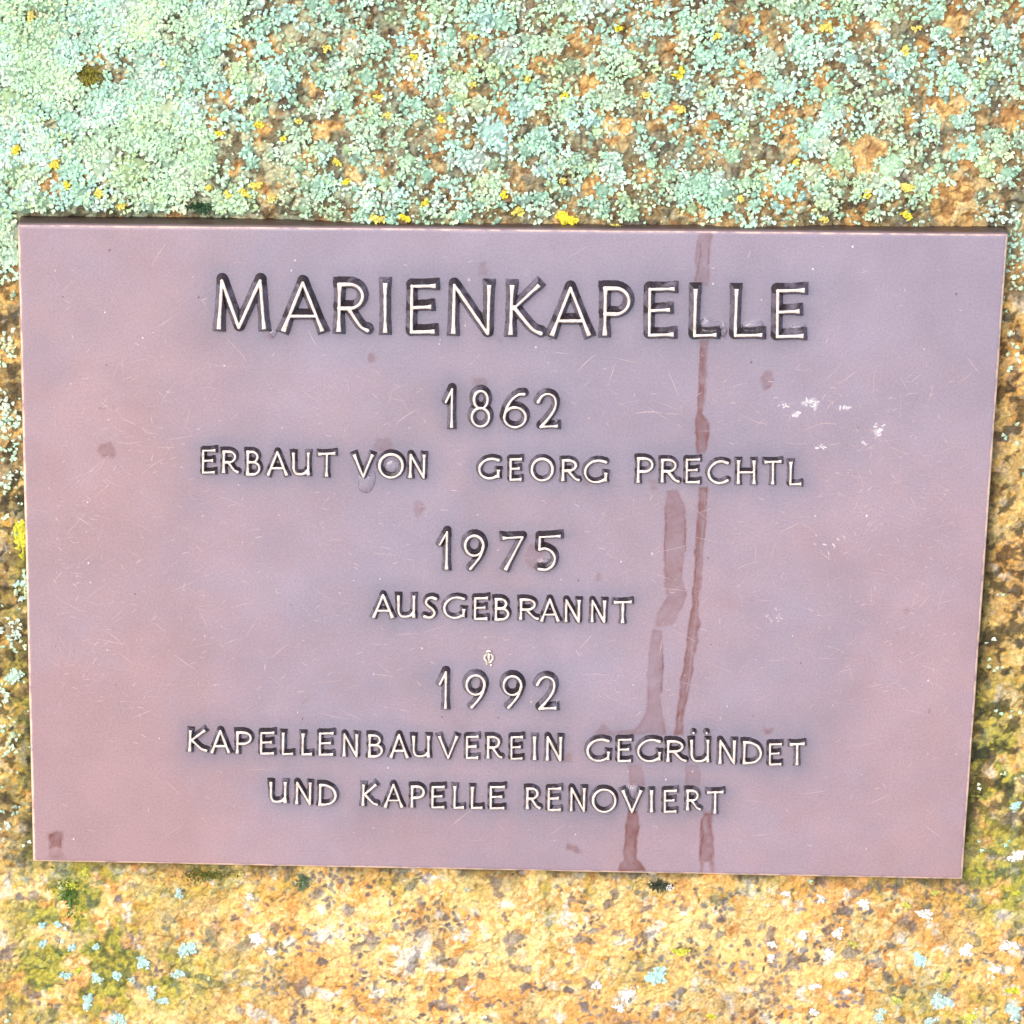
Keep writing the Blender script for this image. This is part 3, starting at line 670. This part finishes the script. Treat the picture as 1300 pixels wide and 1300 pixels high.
tcol = np.tile(mint, (nt_, 1))
for lo_, hi_, cc in ((.0, .22, pale), (.22, .34, blue), (.34, .42, yel), (.42, .48, grey), (.48, .53, cream_l)):
    q_ = (pick >= lo_) & (pick < hi_); tcol[q_] = .4*mint + .6*cc
tcol = lerp(tcol, yel, .35*sst(.5, .65, cn_)); tcol = lerp(tcol, cream_l, .5*(1-ttp)*lr.random(nt_))
tcol = tcol*lr.uniform(.78, 1.08, nt_)[:, None]*.74
cnt = np.clip((trad/.00105)**2*1.0, 3, 50).astype(int); ow = np.repeat(np.arange(nt_), cnt); n = len(ow)
rr = np.sqrt(lr.random(n)); aa = lr.uniform(0, 6.283, n)
irr = .72 + .5*vnoise(aa*1.2 + ow*7.3, ow*3.1, 5)
lx = tx_[ow] + trad[ow]*rr*irr*np.cos(aa); ly = ty_[ow] + trad[ow]*rr*irr*np.sin(aa)
cv_, *_r = cover(lx, ly)
ded = inside_plaque(lx, ly); gapm = np.clip((1-sst(330, 460, tpx[ow])) + sst(980, 1080, tpx[ow]), 0, 1)*(tpy[ow] > 200)*(tpy[ow] < 300)
ok = (ded > .0006 + .0030*gapm) & (lr.random(n) < .25 + 1.6*cv_)
lqx, lqy = PIX(lx, ly, -.008)
for a_, b_, r_ in YELLOW + ((253, 266, 20), (112, 95, 17), (27, 680, 14)): ok &= np.hypot(lqx-a_, lqy-b_) > r_*.95
ow, rr, aa, lx, ly, ded = ow[ok], rr[ok], aa[ok], lx[ok], ly[ok], ded[ok]; n = len(ow)
az = aa + lr.normal(0, .55, n) + (rr < .4)*lr.uniform(-2.5, 2.5, n)
Ln = lr.uniform(.0013, .0024, n)*(.8+.4*rr); Wn = lr.uniform(.0010, .0018, n)
V_ = lobes(lx, ly, az, Ln, Wn, lr)
sq = lr.uniform(-60, 1360, 30000); sr = lr.uniform(-60, 1340, 30000); sx_, sy_ = U(sq, sr, -.008)
_c, _a, _b, stp, slf = cover(sx_, sy_)
okk = (lr.random(len(sx_)) < stp*(.22+.55*(1-slf))*(.35+.65*sst(.35, .55, fbm(sx_, sy_, .006, 3, 2))) + .10*(1-stp)*(_a < 650)*(_b < 1000)) & (inside_plaque(sx_, sy_) > .0012)
for a_, b_, r_ in YELLOW + ((253, 266, 20), (112, 95, 17)) + BARE: okk &= np.hypot(sq-a_, sr-b_) > r_*.8
sx_, sy_ = sx_[okk], sy_[okk]; k0 = len(sx_)
Vs = lobes(sx_, sy_, lr.uniform(0, 6.283, k0), lr.uniform(.0009, .0016, k0), lr.uniform(.0007, .0013, k0), lr)
V_ = np.concatenate([V_, Vs]); n = len(V_); ow = np.concatenate([ow, lr.integers(0, nt_, k0)]); rr = np.concatenate([rr, np.full(k0, .9)])
vz = rock_z(V_[:, :, 0].ravel(), V_[:, :, 1].ravel()).reshape(n, -1)
V_[:, :, 2] += .3*vz + .7*vz[:, :1] + (.0003 + .0012*(1-rr**2)*ttp[ow] + .0007*lr.random(n))[:, None]
lc = tcol[ow]*lr.uniform(.90, 1.07, n)[:, None]
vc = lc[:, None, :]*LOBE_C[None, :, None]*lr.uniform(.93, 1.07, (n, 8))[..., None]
nd = 9; td = np.arange(nd)*6.2832/nd; DV = np.zeros((nt_, 1+2*nd, 3)); dj = .72 + .5*vnoise(td[None]*1.2 + np.arange(nt_)[:, None]*7.3, np.arange(nt_)[:, None]*3.1 + 0*td[None], 5)   # the grown-together body of each thallus
dedt = np.clip(inside_plaque(tx_, ty_), .0004, 1)[:, None]
for r_k, (fr, zz) in enumerate(((.48, .0012), (.86, -.0002))):
    q = np.minimum(trad[:, None]*fr*dj*lr.uniform(.86, 1.14, (nt_, nd)), dedt)
    DV[:, 1+r_k*nd:1+(r_k+1)*nd, 0] = tx_[:, None]+q*np.cos(td); DV[:, 1+r_k*nd:1+(r_k+1)*nd, 1] = ty_[:, None]+q*np.sin(td); DV[:, 1+r_k*nd:1+(r_k+1)*nd, 2] = zz*(.5+.5*ttp)[:, None] + .0003*lr.normal(0, 1, (nt_, nd))
DV[:, 0, 0] = tx_; DV[:, 0, 1] = ty_; DV[:, 0, 2] = .0011*(.5+.5*ttp)
DV[:, :, 2] += rock_z(DV[:, :, 0].ravel(), DV[:, :, 1].ravel()).reshape(nt_, -1)
ii = np.arange(nd); jj = (ii+1) % nd
DT = np.concatenate([np.stack([0*ii, 1+ii, 1+jj], 1), np.stack([1+ii, 1+nd+ii, 1+nd+jj], 1), np.stack([1+ii, 1+nd+jj, 1+jj], 1)])
tq, tr_ = PIX(tx_, ty_, -.008); okt = (lr.random(nt_) < .70) & (trad > .0015) & (ttp > .3)
for a_, b_, r_ in YELLOW + ((253, 266, 20), (112, 95, 17), (27, 680, 14)): okt &= np.hypot(tq-a_, tr_-b_) > r_*.8 + trad/.000335*.8
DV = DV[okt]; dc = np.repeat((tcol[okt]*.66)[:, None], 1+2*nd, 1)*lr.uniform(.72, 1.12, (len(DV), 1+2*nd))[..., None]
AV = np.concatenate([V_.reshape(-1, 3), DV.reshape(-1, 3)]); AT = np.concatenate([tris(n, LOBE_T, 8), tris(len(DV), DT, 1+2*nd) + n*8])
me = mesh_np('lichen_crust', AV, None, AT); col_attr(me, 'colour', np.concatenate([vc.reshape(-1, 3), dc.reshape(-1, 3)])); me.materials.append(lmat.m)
print('lichen lobes', n)
tag(link(bpy.data.objects.new('lichen_crust', me)), 'dense mint green lichen crust growing over the rock around the plaque', 'lichen', kind='stuff')

# single lichens that can be told apart: (photo x, y, radius in px)
def lichen_thing(name, qx, qy, r_px, colr_, label, cat, group, seed, elong=1., dense=1.):
    g = np.random.default_rng(seed); R0 = r_px*.000335
    cx_, cy_ = (float(v) for v in U(qx, qy, -.008))
    k = int(max(10, 18*dense*(r_px/9)**1.7)); rr = np.sqrt(g.random(k))*.80; aa = g.uniform(0, 6.28, k); p1, p2, p3 = g.uniform(0, 6.28, 3); elong = elong*g.uniform(.62, 1.15) if elong < 1.5 else elong
    irf = lambda a__: .78 + .26*np.cos(2*a__+p1) + .20*np.cos(3*a__+p2) + .12*np.cos(5*a__+p3)
    hue = g.uniform(0, 1); colr_ = np.asarray(colr_)*(1-.35*hue) + .35*hue*np.array([.80, .80, .72])*np.mean(colr_)*1.25
    ex, ey = R0*rr*irf(aa)*np.cos(aa), R0*rr*irf(aa)*np.sin(aa)*elong
    V1 = lobes(ex, ey, aa + g.normal(0, .35, k), R0*g.uniform(.14, .26, k) + .0005, g.uniform(.0007, .0013, k), g)
    gz = rock_z(cx_+ex, cy_+ey)
    z0 = float(rock_z(np.array([cx_]), np.array([cy_]))[0])
    V1[:, :, 2] += (gz-z0)[:, None] + .0004 + (.0006*(1-rr**2)*g.uniform(.4, 1.2, k))[:, None]
    cl = np.asarray(colr_)[None]*g.uniform(.82, 1.08, (k, 1))*.74
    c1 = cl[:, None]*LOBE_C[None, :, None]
    Ta = tris(k, LOBE_T, 8)
    nd = 14; td = np.arange(nd)*6.2832/nd; V1 = V1.reshape(-1, 3); c1 = c1.reshape(-1, 3); dv = [np.array([[0, 0, .0011]])]      # the grown-together middle
    for fr, zz in ((.42, .0009), (.78, .0004), (.98, -.0006)):
        q = R0*fr*irf(td)*g.uniform(.84, 1.14, nd); ddx, ddy = q*np.cos(td), q*np.sin(td)*elong
        dv.append(np.stack([ddx, ddy, rock_z(cx_+ddx, cy_+ddy)-z0 + zz + .0003*g.normal(0, 1, nd)], 1))
    b0 = len(V1); V1 = np.concatenate([V1]+dv); c1 = np.concatenate([c1, np.asarray(colr_)[None]*.66*g.uniform(.72, 1.1, (1+3*nd, 1))])
    ii = np.arange(nd); jj = (ii+1) % nd; Td = [np.stack([np.full(nd, b0), b0+1+ii, b0+1+jj], 1)]
    for r_k in (0, 1): a_, b_ = b0+1+r_k*nd, b0+1+(r_k+1)*nd; Td += [np.stack([a_+ii, b_+ii, b_+jj], 1), np.stack([a_+ii, b_+jj, a_+jj], 1)]
    Ta = np.concatenate([Ta]+Td)
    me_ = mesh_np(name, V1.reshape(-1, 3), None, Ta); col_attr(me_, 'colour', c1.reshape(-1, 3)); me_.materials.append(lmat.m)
    o_ = bpy.data.objects.new(name, me_); o_.location = (cx_, cy_, z0 + (.0008 if qy < 300 else -.0002)); link(o_); tag(o_, label, cat, group); return o_
def where(qx):
    return ('below the lower left corner of the plaque' if qx < 280 else 'under the word UND' if qx < 440 else 'under the word RENOVIERT' if qx < 960
            else 'under the right end of the plaque' if qx < 1120 else 'beyond the lower right corner of the plaque')
def size(r_): return 'broad' if r_ >= 13 else 'small' if r_ >= 9 else 'tiny'
def above(qx):
    return ('above the blank left end of the plaque' if qx < 270 else 'above the word MARIENKAPELLE' if qx < 1030 else 'above the blank right end of the plaque')
sd_i = 100
for qx, qy, r_ in ((182, 1220, 12), (237, 1203, 14), (227, 1235, 10), (123, 1242, 10), (148, 1237, 9), (112, 1270, 11), (192, 1259, 11), (207, 1270, 9), (150, 1291, 13), (54, 1197, 8),
                   (55, 1173, 8), (92, 1201, 7), (73, 1172, 6), (122, 1200, 6), (84, 1237, 9), (168, 1242, 6), (227, 1134, 8), (833, 1239, 17), (1167, 1218, 13), (1194, 1270, 17), (1116, 1288, 11), (1180, 1294, 10), (1286, 1281, 15), (1288, 1020, 9)):
    lichen_thing('lichen_rosette', qx, qy, r_, lin(190, 232, 226), f'{size(r_)} pale blue green lichen rosette {where(qx)}', 'lichen', 'blue green rosettes below the plaque', sd_i); sd_i += 1
for qx, qy, r_ in ((317, 1140, 7), (327, 1191, 13), (345, 1207, 9), (757, 1250, 10), (797, 1260, 15), (785, 1278, 10), (1096, 1147, 12), (1018, 1182, 10), (1063, 1182, 10), (1051, 1210, 11), (1068, 1236, 10), (980, 1195, 7), (979, 1212, 8),
                   (1032, 1250, 9), (1033, 1283, 8), (1262, 1229, 9), (1279, 1198, 14), (1175, 1160, 13), (1226, 1205, 12), (850, 1125, 7), (998, 1133, 7), (1042, 1139, 8), (1290, 1085, 14)):
    lichen_thing('crust_lichen', qx, qy, r_, lin(246, 244, 240), f'{size(r_)} chalky white crust lichen patch {where(qx)}', 'lichen', 'white crust lichens below the plaque', sd_i, .8); sd_i += 1
for qx, qy, r_ in YELLOW:
    lichen_thing('yellow_lichen', qx, qy, r_*1.12, lin(246, 230, 66), f'{size(r_)} bright yellow lichen tuft touching the upper plaque edge' if qy > 262 else f'{size(r_)} bright yellow lichen tuft {above(qx)}', 'lichen', 'yellow lichen tufts above the plaque', sd_i, .8); sd_i += 1
for qx, qy, r_ in ((1230, 1290, 12), (1149, 1146, 6), (1186, 1132, 7), (1291, 1132, 6), (1285, 1255, 10), (864, 1207, 12), (100, 1232, 7), (108, 1108, 7), (93, 1126, 9), (1137, 1268, 10), (1200, 1238, 7), (1082, 1195, 6), (903, 1290, 6)):
    lichen_thing('yellow_lichen', qx, qy, r_, lin(216, 218, 62), f'{size(r_)} greenish yellow lichen tuft {where(qx)}', 'lichen', 'yellow lichen tufts below the plaque', sd_i, .9); sd_i += 1
lichen_thing('yellow_lichen', 27, 680, 13, lin(226, 224, 40), 'tall yellow green lichen strip against the left edge of the plaque', 'lichen', None, sd_i, 2.4, 2.); sd_i += 1
lichen_thing('lichen_rosette', 18, 858, 14, lin(190, 228, 206), 'mint lichen patch beside the lower left edge of the plaque', 'lichen', None, sd_i, 1., 1.); sd_i += 1

# ------------------------------------------------------------------ moss
mm = Mat('moss_leaf'); mm.set(Base_Color=mm.attr('colour').outputs[0], Roughness=.7, Specular_IOR_Level=.3)
def moss(qx, qy, rx_px, ry_px, col_, label, seed, nb=240):
    g = np.random.default_rng(seed); cx_, cy_ = (float(v) for v in U(qx, qy, -.008)); z0 = float(rock_z(np.array([cx_]), np.array([cy_]))[0])
    k = .000335; rr = np.minimum(np.abs(g.normal(0, .55, nb)), 1.6); aa = g.uniform(0, 6.28, nb)
    p1, p2 = g.uniform(0, 6.28, 2); rr = rr*(1 + .4*np.cos(2*aa+p1) + .3*np.cos(3*aa+p2))
    bx, by = rr*np.cos(aa)*rx_px*k, rr*np.sin(aa)*ry_px*k
    L = g.uniform(.0012, .0026, nb); az = aa + g.normal(0, .9, nb); ln = g.uniform(.3, 1.1, nb); wd_ = g.uniform(.00022, .0004, nb)
    Vs = np.zeros((nb, 5, 3)); dx, dy = np.cos(az), np.sin(az)
    for j, (t, wj) in enumerate(((0, 1), (0, -1), (.55, .9), (.55, -.9), (1, 0))):
        hz = L*t*np.sin(ln*(1+.4*t)); up = L*t*np.cos(ln*(1+.4*t))
        Vs[:, j, 0] = bx + dx*hz - dy*wd_*wj; Vs[:, j, 1] = by + dy*hz + dx*wd_*wj; Vs[:, j, 2] = up + .0009*np.clip(1-rr**2, -.4, 1) - .0004 + (rock_z(cx_+bx, cy_+by)-z0)
    T1 = np.array([[0, 1, 2], [1, 3, 2], [2, 3, 4]]); Ta = (T1[None]+(np.arange(nb)*5)[:, None, None]).reshape(-1, 3)
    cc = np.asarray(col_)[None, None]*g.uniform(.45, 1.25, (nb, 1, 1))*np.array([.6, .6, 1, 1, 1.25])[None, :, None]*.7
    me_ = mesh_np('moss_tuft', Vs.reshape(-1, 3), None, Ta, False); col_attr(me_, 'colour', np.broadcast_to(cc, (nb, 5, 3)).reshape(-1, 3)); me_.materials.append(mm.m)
    o_ = bpy.data.objects.new('moss_tuft', me_); o_.location = (cx_, cy_, z0); tag(link(o_), label, 'moss')
moss(253, 266, 24, 9, lin(58, 92, 62), 'dark green moss tuft at the upper edge of the plaque', 1, 320)
moss(112, 95, 18, 17, lin(140, 134, 50), 'olive moss tuft in a bare orange gap of the mint lichen', 2, 320)
moss(88, 1135, 18, 30, lin(96, 128, 52), 'green moss tuft just under the lower left corner of the plaque', 3, 260)
moss(262, 1110, 34, 9, lin(116, 118, 48), 'low dark moss strip along the lower edge of the plaque under UND', 4, 240)
moss(836, 1122, 22, 9, lin(70, 78, 58), 'dark moss tuft under the wet streak at the plaque lower edge', 5, 160)
moss(385, 1118, 9, 15, lin(104, 124, 92), 'grey green moss tuft below the word KAPELLE in the last line', 6, 150)

# ------------------------------------------------------------------ scratches, chips and specks on the plaque face
g = np.random.default_rng(77); SV, SF, SC = [], [], []
def strip(P, wmax, col_, z_):
    n_ = len(P); b0 = len(SV); tt = np.linspace(0, 1, n_)
    tg = np.gradient(P, axis=0); tg /= np.linalg.norm(tg, axis=1)[:, None]+1e-12
    for i in range(n_):
        ww = wmax*(.25+.75*math.sin(math.pi*min(max(tt[i], .04), .96)))*g.uniform(.6, 1.2)
        for sg in (-1, 1):
            SV.append((P[i, 0]-tg[i, 1]*ww*sg, P[i, 1]+tg[i, 0]*ww*sg, z_)); SC.append(col_)
    for i in range(n_-1): SF.append((b0+2*i, b0+2*i+1, b0+2*i+3, b0+2*i+2))
for k in range(1700):
    cxp = g.uniform(50, 1230); cyp = g.uniform(310, 1080)
    if g.random() < .55:                                   # they gather on the open margins
        cxp = g.choice([g.uniform(60, 260), g.uniform(1030, 1220), g.uniform(250, 1000)]); cyp = g.uniform(480, 900)
    x0, y0 = (float(v) for v in U(cxp, cyp, 0.))
    if interp(dmin, np.array([x0]), np.array([y0]))[0] < .008 or inside_plaque(np.array([x0]), np.array([y0]))[0] > -.012: continue
    long_ = g.random() < .22
    L = g.uniform(.006, .016) if long_ else g.uniform(.0012, .0045); a0 = g.choice([g.normal(.5, .35), g.normal(-.3, .3), g.uniform(0, 3.14)]); cv = g.normal(0, 45 if not long_ else 22)
    n_ = 7; ss = np.linspace(-.5, .5, n_)*L; an = a0 + cv*ss
    P = np.stack([x0 + np.cumsum(np.cos(an))*L/n_, y0 + np.cumsum(np.sin(an))*L/n_], 1)
    f = g.uniform(.05, .52)**1.2*(.7 if long_ else 1.)
    if g.random() < .985: cc = np.array([.250, .182, .196])*(1-f) + np.array([.52, .43, .43])*f
    else: cc = np.array([.16, .11, .12])
    strip(P, g.uniform(.00007, .00019), cc, .00030)
for k in range(120):
    cxp = g.uniform(50, 1230); cyp = g.uniform(310, 1085); x0, y0 = (float(v) for v in U(cxp, cyp, 0.))
    if interp(dmin, np.array([x0]), np.array([y0]))[0] < .004 or inside_plaque(np.array([x0]), np.array([y0]))[0] > -.006: continue
    r_ = g.uniform(.00025, .00050)*(1.5 if g.random() < .12 else 1); b0 = len(SV); m_ = 7; f = g.uniform(.2, .9)
    cc = np.array([.215, .155, .175])*(1-f)+np.array([.55, .50, .50])*f if g.random() < .8 else np.array([.10, .06, .06])
    for i in range(m_):
        q = r_*g.uniform(.6, 1.2); SV.append((x0+q*math.cos(6.283*i/m_), y0+q*math.sin(6.283*i/m_)*1.2, .00032)); SC.append(cc)
    SF.append(tuple(range(b0, b0+m_)))
for a_, b_, w_, h_, kk in ((995, 515, 9, 4, 10), (1010, 526, 7, 4, 9), (1030, 512, 10, 6, 22), (1068, 517, 14, 3, 9), (1113, 543, 6, 6, 12), (1116, 552, 3, 4, 5), (1040, 567, 6, 3, 6), (1097, 562, 4, 3, 5), (985, 785, 9, 10, 12), (1050, 690, 20, 12, 8)):
    for _ in range(kk):
        x0, y0 = (float(v) for v in U(a_+g.normal(0, w_*.5), b_+g.normal(0, h_*.5), 0.)); b0 = len(SV); m_ = 6; r_ = g.uniform(.00025, .0008); rot = g.normal(-.5, .7); f = g.uniform(.35, 1.)*(.5 if b_ > 600 else 1.)
        for i in range(m_):
            q = r_*g.uniform(.5, 1.25); u_, v_ = q*math.cos(6.283*i/m_)*1.5, q*math.sin(6.283*i/m_)*.55
            SV.append((x0+u_*math.cos(rot)-v_*math.sin(rot), y0+u_*math.sin(rot)+v_*math.cos(rot), .00031)); SC.append(np.array([.25, .18, .20])*(1-f)+np.array([.55, .55, .58])*f)
        SF.append(tuple(range(b0, b0+m_)))
SV = np.array(SV); SV[:, 2] = .00045*(fbm(SV[:, 0], SV[:, 1], .05, 3, 8)-.5) + .00005 + (SV[:, 2]-.0003)*.5
me = bpy.data.meshes.new('scratches'); me.from_pydata(SV.tolist(), [], SF); me.update(); col_attr(me, 'colour', np.array(SC))
sm = Mat('bare_scratch'); sm.set(Base_Color=sm.attr('colour').outputs[0], Roughness=.5); me.materials.append(sm.m)
tag(link(bpy.data.objects.new('scratches', me), plaque), kind='stuff')

# ------------------------------------------------------------------ rain water still standing in and under some letters
wm = Mat('rain_water'); wm.set(Base_Color=(.93, .93, .95), Roughness=.03, Transmission_Weight=1., IOR=1.33)
def drop(pts, hgt, label, seed):
    """a flat domed drop with an outline given in photo pixels"""
    g = np.random.default_rng(seed); pts = np.array(spline(pts + [pts[0]], 6))[:-1]
    lx_, ly_ = U(pts[:, 0], pts[:, 1], .0004); P = np.stack([lx_, ly_], 1); c0 = P.mean(0); n_ = len(P); Vd, Fd = [], []
    prof = ((1., -.0006), (1.03, .25*hgt), (.92, .62*hgt), (.66, .90*hgt), (.33, hgt))
    for r_, z_ in prof:
        for p in P: q = c0+(p-c0)*r_; Vd.append((q[0]-c0[0], q[1]-c0[1], z_))
    for k in range(len(prof)-1):
        for i in range(n_): j = (i+1) % n_; Fd.append((k*n_+i, k*n_+j, (k+1)*n_+j, (k+1)*n_+i))
    Vd.append((0, 0, hgt*1.02)); t_ = len(Vd)-1; b_ = (len(prof)-1)*n_
    for i in range(n_): Fd.append((b_+i, b_+(i+1) % n_, t_))
    Fd.append(tuple(range(n_-1, -1, -1)))
    me_ = bpy.data.meshes.new('water_drop'); me_.from_pydata(Vd, [], Fd); me_.update()
    me_.polygons.foreach_set('use_smooth', np.full(len(Fd), True))
    if P.shape[0] and np.cross(P[1]-P[0], P[2]-P[1]) < 0: me_.flip_normals()
    me_.materials.append(wm.m); o_ = bpy.data.objects.new('water_drop', me_); o_.location = (c0[0], c0[1], 0); tag(link(o_), label, 'water drop')
drop([(455, 606), (460, 600), (468, 604), (474, 598), (477, 608), (473, 620), (465, 626), (456, 621)], .0011, 'rain drop hanging below the V of VON', 1)
drop([(888, 411), (895, 402), (906, 406), (914, 409), (918, 417), (908, 420), (893, 420)], .0022, 'rain puddle in the corner of the first L of the title', 2)
drop([(914, 411), (920, 409), (923, 420), (919, 429), (914, 424)], .0016, 'rain drop at the foot end of the first L of the title', 3)
drop([(942, 412), (952, 408), (968, 408), (966, 419), (945, 420)], .0018, 'rain puddle in the corner of the second L of the title', 4)
drop([(1002, 414), (1012, 411), (1022, 411), (1020, 422), (1004, 422)], .0018, 'rain puddle on the lower arm of the last E of the title', 5)
drop([(681, 712), (690, 708), (698, 712), (692, 721), (682, 722)], .0016, 'rain drop inside the hook of the 5 in 1975', 6)
drop([(490, 587), (499, 583), (506, 589), (503, 600), (494, 602), (488, 595)], .0012, 'rain drop inside the O of VON', 7)
drop([(796, 998), (806, 996), (813, 999), (808, 1010), (803, 1016), (798, 1008)], .0018, 'rain drop caught between the arms of the V of RENOVIERT', 8)
drop([(340, 422), (346, 418), (352, 421), (346, 430)], .0014, 'rain drop between the M and the A of the title', 9)
drop([(692, 424), (698, 421), (704, 424), (698, 432)], .0012, 'rain drop between the K and the A of the title', 10)
drop([(699, 538), (708, 531), (711, 533), (706, 541)], .0014, 'rain drop in the foot of the 2 of the highest date', 11)
drop([(700, 895), (708, 889), (709, 893), (704, 900)], .0012, 'rain drop in the foot of the 2 of the lowest date', 12)

# ------------------------------------------------------------------ a tiny cream fleck above the last date
fm = Mat('cream_husk'); fm.set(Base_Color=fm.ramp(fm.noise(900, 3), [(.3, (.42, .36, .29)), (.7, (.58, .52, .46))]), Roughness=.5)
c0 = np.array([float(v) for v in U(620.5, 833, 0.)]); FV, FF = [], []
def tube(path, rads, seg=8):
    path = np.array(path, float); b0 = len(FV); n_ = len(path); tg = np.gradient(path, axis=0)
    for i in range(n_):
        t = tg[i]/np.linalg.norm(tg[i]); s_ = np.cross(t, (0, 0, 1.)); s_ /= np.linalg.norm(s_)+1e-9; u_ = np.cross(s_, t)
        for k in range(seg): a_ = 6.283*k/seg; FV.append(tuple(path[i] + rads[i]*(math.cos(a_)*s_ + math.sin(a_)*u_)))
    for i in range(n_-1):
        for k in range(seg): FF.append((b0+i*seg+k, b0+i*seg+(k+1) % seg, b0+(i+1)*seg+(k+1) % seg, b0+(i+1)*seg+k))
    FF.append(tuple(b0+k for k in range(seg))[::-1]); FF.append(tuple(b0+(n_-1)*seg+k for k in range(seg)))
k = .000335
for sg in (-1, 1): tube([(sg*2*k, 4*k, .0006), (sg*5.2*k, 1*k, .0007), (sg*5.6*k, -2.5*k, .0007), (sg*3*k, -7*k, .0006), (sg*.3*k, -9*k, .0005)], [.0003, .0005, .00055, .0005, .0004])
tube([(0, 5*k, .0007), (.2*k, 0, .0008), (.3*k, -4*k, .0007), (.4*k, -8*k, .0005)], [.0005, .0006, .0005, .0003])
tube([(-3.2*k, 6.5*k, .0004), (-1*k, 8*k, .0007), (1.5*k, 8*k, .0007), (4*k, 6.5*k, .0004)], [.0003, .0006, .0006, .0003])
tube([(2*k, -11*k, .0003), (3.5*k, -12.5*k, .0004), (5*k, -12*k, .0003)], [.0003, .0006, .0003]); tube([(-3*k, -9.5*k, .0002), (-1.5*k, -13*k, .0003)], [.0004, .0002])
me = bpy.data.meshes.new('fleck'); me.from_pydata(FV, [], FF); me.update(); me.polygons.foreach_set('use_smooth', np.full(len(FF), True)); me.materials.append(fm.m)
o = bpy.data.objects.new('husk_fleck', me); o.location = (c0[0], c0[1], 0); tag(link(o), 'tiny cream teardrop husk stuck to the plaque just above 1992', 'fleck')
